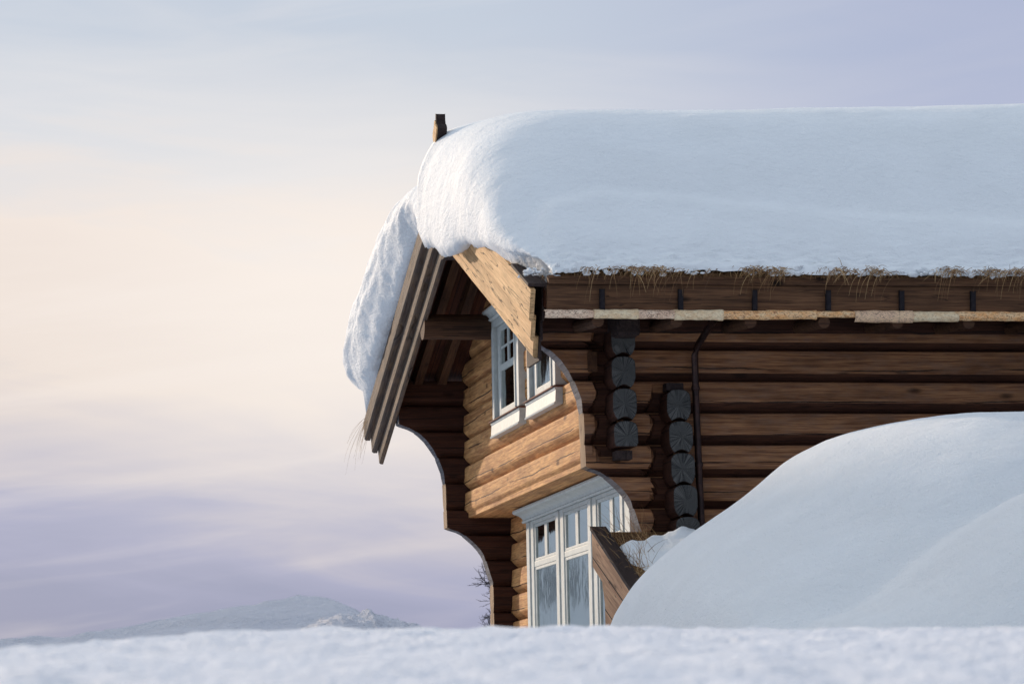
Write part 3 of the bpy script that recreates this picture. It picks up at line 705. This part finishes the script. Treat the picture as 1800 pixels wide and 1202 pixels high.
# upper dark beam above the first stack with two pale scarf cuts
mb = MB(); mb.box(GX + .0, GX + .2, 26.60, 27.05, 3.50, 3.80); mb.build('bracket_log', 'dark_board', cab, bevel=.03)
for sx_, ang in ((-.055, .5), (.06, -.6)):
    mb = MB(); c_ = Vector((GX + .097 + sx_, YS - .009, 3.415)); 
    mb.add([tuple(c_ + Vector((math.cos(a) * .020 * math.cos(ang) - math.sin(a) * .034 * math.sin(ang), -.004 * (1 - abs(math.cos(a))), math.cos(a) * .020 * math.sin(ang) + math.sin(a) * .034 * math.cos(ang)))) for a in [R(24 * i) for i in range(15)]], [tuple(range(15))])
    mb.build('axe_cut', 'end', cab)
# neck of each wall log left of the stacks, hewn narrower: dark notches
for gx, k0, k1 in ((GX, 0, 4), (GL, -4, 2)):
    for k in range(k0, k1):
        pass
# pale repair block let into the wall
mb = MB(); mb.box(5.845, 5.925, YN - .012, YN + .03, 3.255, 3.42); mb.build('repair_block', 'rafter', cab, bevel=.006)

# downpipe --------------------------------------------------------------
mb = MB(); mb.tube([(6.785, 26.5, 3.62), (6.76, 26.6, 3.57), (6.715, 26.82, 3.45), (6.703, 26.87, 3.38), (6.705, 26.88, 3.0), (6.715, 26.88, 2.4), (6.728, 26.88, 1.80), (6.73, 26.88, 1.0)], .028, 14)
dp = mb.build('downpipe', 'pipe', cab, smooth=True)
for z in (3.11, 2.49):
    mb = MB(); xx = 6.704 + (3.1 - z) * .017; mb.tube([(xx, 26.88, z - .022), (xx, 26.88, z - .008), (xx, 26.88, z + .008), (xx, 26.88, z + .022)], [.030, .035, .035, .030], 14)
    mb.tube([(xx, 26.88, z), (xx + .05, 26.95, z), (xx + .05, 27.02, z)], .007, 6); mb.build('pipe_bracket', 'pipe', dp, smooth=True)

# lean-to porch roof --------------------------------------------------
PX = 5.83
def pz(y): return 1.962 + 0.415 * (y - 26.92)
mb = MB(); mb.prism([(26.92, pz(26.92)), (26.915, 1.675), (26.70, 1.585), (23.4, .215), (23.4, pz(23.4))], 'x', PX, PX + .04); pr = mb.build('porch_roof', 'porch_board', cab, bevel=.003, label='lean-to porch roof end with a knotty bargeboard half buried in the drift')
mb = MB(); mb.prism([(26.705, 1.56), (26.70, 1.50), (26.63, 1.36), (26.63, .3), (23.5, .3)], 'x', PX + .03, PX + .06); mb.build('porch_side_boards', 'porch_board', pr)
mb = MB()
mb.prism([(26.93, pz(26.93) + .002), (26.93, pz(26.93) + .03), (23.4, pz(23.4) + .03), (23.4, pz(23.4) + .002)], 'x', PX - .012, PX + .118); mb.build('verge_capping', 'dark_board', pr, bevel=.003)
mb = MB(); mb.prism([(26.99, 1.70), (26.99, 1.955), (26.90, 1.945), (23.5, pz(23.5) - .05), (23.5, pz(23.5) - .2)], 'x', PX + .119, 9.5); mb.build('porch_turf', 'turf', pr)
# snow on the porch roof
mb = MB(); rows = []
for i in range(70):
    y = 26.62 - i * .04; row = []
    for j in range(110):
        x = PX + .125 + j * .02
        e = min(1, (x - PX - .12) / .12) ** .5 * min(1, (26.66 - y) / .10) ** .5
        lobes = .10 + .05 * FB(x * 2.2, y * 2.0, 7) + .022 * FB(x * 11, y * 9, 3, 3)
        gap = 1 - .9 * math.exp(-((x - (PX + .17)) / .10) ** 2 - ((y - 26.05) / .13) ** 2)
        rise = .10 * sstep(x, 6.1, 6.5)
        row.append((x + .01 * N(y * 7, 2), y, pz(y) - .055 + e * max(.01, (lobes + rise)) * gap))
    rows.append(row)
mb.grid(rows); tag(mb.build('porch_snow', 'snow', smooth=True), 'rough patch of snow lying on the lean-to porch roof beside the log ends', 'snow')

# ------------------------------------------------------------------ snow on the main roof
ZF = [(26.095, 3.935), (26.12, 3.975), (26.2, 4.02), (26.28, 4.05), (26.45, 4.15), (26.8, 4.42), (27.1, 4.66), (27.4, 4.93), (27.8, 5.24), (28.3, 5.55), (28.9, 5.78), (29.6, 5.94), (30.4, 6.01), (31.2, 5.90), (32.0, 5.66), (32.8, 5.37), (33.5, 5.0), (34.1, 4.86), (34.5, 4.70), (34.85, 4.50), (35.02, 4.30), (35.08, 4.10)]
ZFF = [(30.4, 5.62), (31.2, 5.58), (32.0, 5.50), (32.8, 5.33), (33.5, 5.10), (34.1, 4.86), (34.5, 4.70), (34.85, 4.50), (35.02, 4.30), (35.08, 4.10)]
ZB = [(26.095, 3.905), (26.12, 3.915), (26.20, 3.955), (26.5, 4.12), (27.24, 4.31), (28.0, 4.44), (28.6, 4.56), (28.85, 4.50), (29.3, 4.56), (30.0, 4.76), (30.35, 4.80), (30.65, 5.0), (31.0, 5.1), (31.77, 4.90), (32.7, 4.56), (33.3, 4.33), (33.67, 4.17), (34.3, 4.03), (34.8, 3.98), (35.02, 4.02), (35.08, 4.08)]
XF = [(26.095, 5.36), (26.30, 5.33), (26.5, 5.22), (26.8, 5.12), (27.3, 5.05), (28.5, 5.02), (30.3, 5.0), (30.7, 4.98), (32, 4.88), (33.5, 4.83), (34.6, 4.82), (35.0, 4.90), (35.08, 5.06)]
WF = [(26.20, .30), (26.6, .7), (27.5, 1.2), (28.5, 1.5), (30.0, 1.5), (30.6, 1.0), (31.2, .6), (35.08, .45)]
RISE = [(4, 0), (6.5, .0), (8, .02), (10.8, .10), (16, .08)]
ysn = [26.095 + .012 * i for i in range(56)] + [26.76 + .042 * i for i in range(192)]
ysn = [y for y in ysn if y < 34.80] + [34.80, 34.85, 34.9, 34.95, 35.0, 35.03, 35.06, 35.08]
PP = 3.2
def crease(x): return interp([(5.0, 4.1), (5.35, 4.25), (5.55, 4.62), (6.0, 4.74), (6.6, 4.70), (7.2, 4.62), (8.6, 4.50), (12, 4.3)], x)
rows = []
nfr = 34; nst = 190
for y in ysn:
    zf, zb_, x0, w = sinterp(ZF, y), sinterp(ZB, y), sinterp(XF, y), sinterp(WF, y)
    zb_ += (.035 * FB(y * 3.1, 1.7, 0, 3) + .014 * FB(y * 14, 4.2, 0, 2)) * sstep(y, 26.3, 26.9)
    row = []
    row.append((5.36 if y > 26.22 else 5.45, y, zL(y) + .56 if y > 26.22 else 3.905))
    row.append((x0 + .20 + .16 * sstep(y, 30.4, 31.2) if y > 26.3 else x0 + .06, y, min(zb_ + .03, zL(y) + .62) if y > 26.3 else 3.905))
    row.append((x0 + .10 + .22 * sstep(y, 30.4, 31.2), y, zb_ - .005))
    for k in range(nfr):
        ph = (k + .3) / nfr * math.pi / 2
        gx = 1 - max(0, math.cos(ph)) ** (2 / PP); gz = max(0, math.sin(ph)) ** (2 / PP)
        x = x0 + w * gx + (.06 + .22 * sstep(y, 30.4, 31.2)) * (1 - gz) ** 1.2; z = zb_ + (zf - zb_) * gz
        row.append((x, y, z))
    xs0 = x0 + w
    for k in range(nst):
        s_ = k / (nst - 1); x = xs0 + (16.3 - xs0) * (s_ ** 1.35); row.append((x, y, zf))
    out = []
    for q, (x, yy, z) in enumerate(row):
        if q < 1: out.append((x, yy, z)); continue
        fr = sstep(x, x0 + .75, x0 + .1)                       # how close to the broken verge face
        far = sstep(yy, 30.5, 31.2)
        z += interp(RISE, x) * sstep(yy, 26.4, 28.5)
        if y > 30.5 and x < 6.0:
            z -= max(0, zf - sinterp(ZFF, y)) * sstep(x, 6.6, 5.3) * min(1, max(0, (z - zb_)) / .6)
        # settled layer: the lower sheet lies a little back under the upper one
        dz = z - crease(x)
        lay = sstep(dz, -.02, .025) * sstep(yy, 29.0, 28.0) * sstep(x, 5.3, 5.7)
        oy = 0
        lo_ = sstep(dz, .10, -.04) * sstep(yy, 29.0, 28.0) * sstep(x, 5.35, 5.6)
        oy = -.10 * lo_ * sstep(yy, 26.2, 26.7)
        d = .025 * FB(x * .8, yy * .9, z * .8 + 3, 3) + .004 * FB(x * 6, yy * 6, z * 6, 3)
        hs = z - (zL(yy) if yy > YR else 4.0 + .15 * (yy - 26))          # height above the slope: layers follow it
        ru = .030 * FB(x * 1.5, yy * 1.1, hs * 4.5 + 5, 4) + .010 * FB(x * 6, yy * 4, hs * 13, 4)
        rn = .022 * FB(x * 1.4, yy * 1.3, z * 1.4, 3) + .0035 * FB(x * 8, yy * 8, z * 8, 3)
        rough_ = fr * (ru * 1.0 * far + rn * (1 - far)) + .012 * fr
        edge = sstep(yy, 26.75, 26.25)
        if yy < 26.35: z += (.030 * max(0, FB(x * 2.1, 3.3, 0, 3)) + .008 * FB(x * 17, 1.3, yy * 9, 2)) * sstep(yy, 26.36, 26.2)
        clump = edge * sstep(yy, 26.10, 26.15) * (.028 * FB(x * 6, yy * 7, 2, 3) + .02 * abs(FB(x * 16, yy * 14, 6, 3)))
        lipn = .05 * N(x * 1.3, 7.7) * edge
        out.append((x - rough_ * 1.2 + d * .3, yy + oy - d * .5 - clump * .6 + lipn * .4, z + d * .6 + clump - rough_ * .3))
    rows.append(out)
mb = MB(); mb.grid(rows, flip=False)
rl = random.Random(5)
def lump(mb, c, rad):
    n, m_ = 7, 5; vs = []; fs = []
    sx_, sy_, sz_ = rl.uniform(.8, 1.7), rl.uniform(.8, 1.3), rl.uniform(.6, 1.0); sd_ = rl.uniform(0, 99)
    for i in range(m_ + 1):
        for j in range(n):
            th = math.pi * i / m_; ph = 2 * math.pi * j / n
            d = Vector((math.sin(th) * math.cos(ph), math.sin(th) * math.sin(ph), math.cos(th))); k = rad * (1 + .45 * N(d.x * 1.5 + sd_, d.y * 1.5, d.z * 1.5))
            vs.append((c[0] + d.x * k * sx_, c[1] + d.y * k * sy_, c[2] + d.z * k * sz_))
    for i in range(m_):
        for j in range(n): fs.append((i * n + j, i * n + (j + 1) % n, (i + 1) * n + (j + 1) % n, (i + 1) * n + j))
    mb.add(vs, fs)
for _ in range(1100):
    x = rl.uniform(5.42, 16); y = 26.065 + rl.random() ** 1.5 * .07
    if N(x * 2.3, 11.0) + .25 < rl.random() * .6: continue
    lump(mb, (x, y, 3.928 + (y - 26.075) * .9 + rl.uniform(-.004, .018)), rl.uniform(.009, .028))
for _ in range(60): lump(mb, (rl.uniform(5.20, 5.36), rl.uniform(26.20, 26.55), zL(26.38) + .70 + rl.uniform(-.01, .03)), rl.uniform(.006, .018))
tag(mb.build('roof_snow', 'snow', smooth=True), 'very thick smooth blanket of snow overhanging the cabin roof and its gable verge', 'roof snow')

# ------------------------------------------------------------------ dry grass
def blade(mb, p, d, L, droop, w=.0035, n=6):
    p = Vector(p); d = Vector(d).normalized(); pts = [p.copy()]
    for i in range(n): d = (d + Vector((random.uniform(-.08, .08), random.uniform(-.08, .08), -droop / n))).normalized(); p = p + d * (L / n); pts.append(p.copy())
    mb.tube(pts, [w * (1 - .75 * i / n) for i in range(n + 1)], 3, cap=False)
mb = MB()
cl = [(5.68, .08, 26), (6.0, .12, 30), (6.22, .09, 66), (6.42, .2, 14), (6.7, .1, 8), (6.98, .06, 50), (7.16, .07, 60), (7.5, .2, 10), (7.72, .08, 50), (7.98, .06, 34), (8.3, .2, 6), (8.62, .07, 30), (8.95, .08, 34), (9.15, .06, 34), (9.6, .3, 20), (10.4, .4, 40), (12, 1.2, 120), (14.5, 1.2, 120)]
for cxx, sp, n in cl:
    for _ in range(n):
        x = random.gauss(cxx, sp); y = 26.03 + random.uniform(-.01, .05); z = 3.935 + random.uniform(-.01, .04)
        long = random.random() < .25
        blade(mb, (x, y, z), (random.gauss(-.6, .35), -.6, random.uniform(-.4, .25)), random.uniform(.14, .36) if long else random.uniform(.03, .10), random.uniform(.8, 2.4), .0032)
for _ in range(650):   # matted tufts at the snow edge
    cxx, sp, n = random.choice([q for q in cl if q[2] >= 30]); x = random.gauss(cxx, sp * .8); y = 26.02 + random.uniform(0, .09); z = 3.925 + (y - 26.02) * .6 + random.uniform(0, .03)
    blade(mb, (x, y, z), (random.gauss(0, 1), random.uniform(-.6, .1), random.uniform(-.35, .15)), random.uniform(.03, .09), .8, .003, 3)
for _ in range(240):    # sparse straws along the whole eaves
    x = random.uniform(5.5, 16); blade(mb, (x, 26.12, 3.95), (random.gauss(-.3, .4), -.6, .1), random.uniform(.04, .13), 2.0, .0028)
for _ in range(26):     # far eaves tip
    y = random.uniform(34.4, 34.75); blade(mb, (5.25 + random.uniform(-.05, .05), y, 3.72), (-.25, .9, random.uniform(-.1, .3)), random.uniform(.3, .85), random.uniform(.9, 1.8), .0022)
for _ in range(60):     # verge edge by the near board end
    y = random.uniform(26.25, 26.9); blade(mb, (5.36, y, zL(y) + .70), (-.4, -.5, random.uniform(-.3, .3)), random.uniform(.03, .09), 1.0, .003, 3)
tag(mb.build('grass', 'grass'), 'dry straw coloured grass sticking out of the turf along the snowy eaves', 'grass', kind='stuff')
mb = MB()
for _ in range(55):
    x = random.uniform(5.93, 6.35); y = random.uniform(26.5, 26.9); blade(mb, (x, y, pz(y) - .02), (random.gauss(-.5, .35), random.uniform(-.5, .3), 1.0), random.uniform(.08, .32), random.uniform(-.2, .9), .0022)
for _ in range(45):
    x = random.gauss(6.02, .07); y = random.gauss(26.15, .14); blade(mb, (x, y, pz(y) - .0), (random.gauss(-.1, .5), random.uniform(-.5, .3), 1.0), random.uniform(.06, .26), random.uniform(-.2, 1.4), .0022)
for _ in range(130):
    x = random.gauss(5.99, .03); y = random.uniform(25.5, 26.1); blade(mb, (x, y, pz(y) - .02), (random.gauss(.2, .6), random.uniform(-.6, .2), .8), random.uniform(.05, .16), 1.4, .0026)
tag(mb.build('porch_grass', 'grass'), 'thin dry grass stems rising from the lean-to porch roof', 'grass', kind='stuff')

# ------------------------------------------------------------------ bare tree behind the cabin
tr = empty('bare_tree', (9.5, 48.0, 0.8)); tag(tr, 'bare leafless birch tree with thin twigs peeping out behind the gable', 'tree')
mb = MB(); mb.tube([(9.5, 48, .7), (9.48, 48, 1.6), (9.45, 48, 2.4), (9.5, 48, 3.1)], [.07, .055, .04, .02], 8); mb.build('trunk', 'bark_twig', tr, smooth=True)
mb = MB()
rs = random.Random(3)
def twig(p, d, L, w, depth):
    p = Vector(p); d = Vector(d).normalized(); pts = [p.copy()]; n = 5
    for i in range(n):
        d = (d + Vector((rs.gauss(0, .16), rs.gauss(0, .16), rs.gauss(0.02, .16)))).normalized(); p = p + d * (L / n); pts.append(p.copy())
        if depth > 0 and i > 0:
            for _ in range(2 if depth > 1 else 1):
                nd = (d + Vector((rs.gauss(0, .6), rs.gauss(0, .4), rs.gauss(.1, .6)))).normalized(); twig(p, nd, L * rs.uniform(.35, .6), w * .6, depth - 1)
    mb.tube(pts, [w * (1 - .7 * i / n) for i in range(n + 1)], 4, cap=False)
for z in (1.9, 2.1, 2.3, 2.5, 2.65, 2.8): twig((9.46, 48, z), (-.9, rs.gauss(0, .3), rs.uniform(.0, .5)), rs.uniform(.45, .62), .014, 3)
for z in (2.2, 2.6, 3.0): twig((9.5, 48, z), (.8, rs.gauss(0, .5), rs.uniform(.2, .6)), .55, .014, 3)
mb.build('crown', 'bark_twig', tr)

# ------------------------------------------------------------------ snowy hillside and spruces that the glass mirrors; unseen ridge added to cast shade
mb = MB(); rows = []
def hz(x, y):
    k = 0
    h = -0.5 + 10.5 * k ** .7 + .25 * FB(x * .12, y * .12, 3) * k
    crest = interp([(8, 0), (18, 6.0), (26, 7.4), (34, 8.4), (42, 9.8), (50, 13.0), (54, 14.0), (58, 13.9), (62, 12.2), (72, 11.8), (80, 13.6), (95, 15.8), (110, 16.2), (120, 12.0), (132, 3), (138, 0)], y)  # crest shaped to shade drift and foreground, with a saddle sparing the gable
    cx_ = -14.0; w_ = 9.0 if x > cx_ else 26.0
    q = max(0, 1 - ((x - cx_) / w_) ** 2)
    return max(h, -0.5 + (crest + .5) * q ** .8 + .2 * FB(x * .2, y * .2, 7) * q)
for i in range(150):
    rows.append([(-62 + j * .8, 6 + i * 1.2, hz(-62 + j * .8, 6 + i * 1.2)) for j in range(82)])
mb.grid(rows, flip=True); tag(mb.build('shade_hillside', 'snow_drift', smooth=True), kind='structure')
def spruce(x, y, z, h, seed, label):
    rr = random.Random(seed); e = empty('spruce_tree', (x, y, z)); tag(e, label, 'tree', 'spruces on the hillside mirrored in the big window')
    mb = MB(); mb.tube([(x, y, z - .3), (x, y, z + h)], [.12 * h / 5, .01], 7); mb.build('trunk', 'bark_twig', e)
    mb = MB(); L = 15
    for l in range(L):
        zz = z + h * (.08 + .9 * l / L); rad = h * .20 * (1 - l / L) + .05
        for k in range(11):
            a = rr.uniform(0, 6.28); r1 = rad * rr.uniform(.6, 1.15); c_, s_ = math.cos(a), math.sin(a); wd = .12 + .25 * rad
            dz = -rr.uniform(.15, .5) * r1
            mb.add([(x, y, zz + .05), (x + c_ * r1 * .6 - s_ * wd, y + s_ * r1 * .6 + c_ * wd, zz + dz * .5), (x + c_ * r1, y + s_ * r1, zz + dz), (x + c_ * r1 * .6 + s_ * wd, y + s_ * r1 * .6 - c_ * wd, zz + dz * .5), (x + c_ * r1 * .5, y + s_ * r1 * .5, zz + dz * .5 - .12)],
                   [(0, 1, 2), (0, 2, 3), (0, 4, 1), (1, 4, 2), (2, 4, 3), (3, 4, 0)])
    mb.build('crown', 'needles', e)
rs = random.Random(11)
SP = []
for i in range(44): SP.append((rs.uniform(-19, -10), rs.uniform(88, 122), rs.uniform(4.0, 7.0)))
for i in range(20): SP.append((rs.uniform(-9.0, -4.6), rs.uniform(78, 112), rs.uniform(.5, 2.0)))
for i, (x, y, h_) in enumerate(SP):
    spruce(x, y, max(hz(x, y), zt(x, y)) - .1, h_, i, 'dark spruce mirrored in the glass of the gable windows')
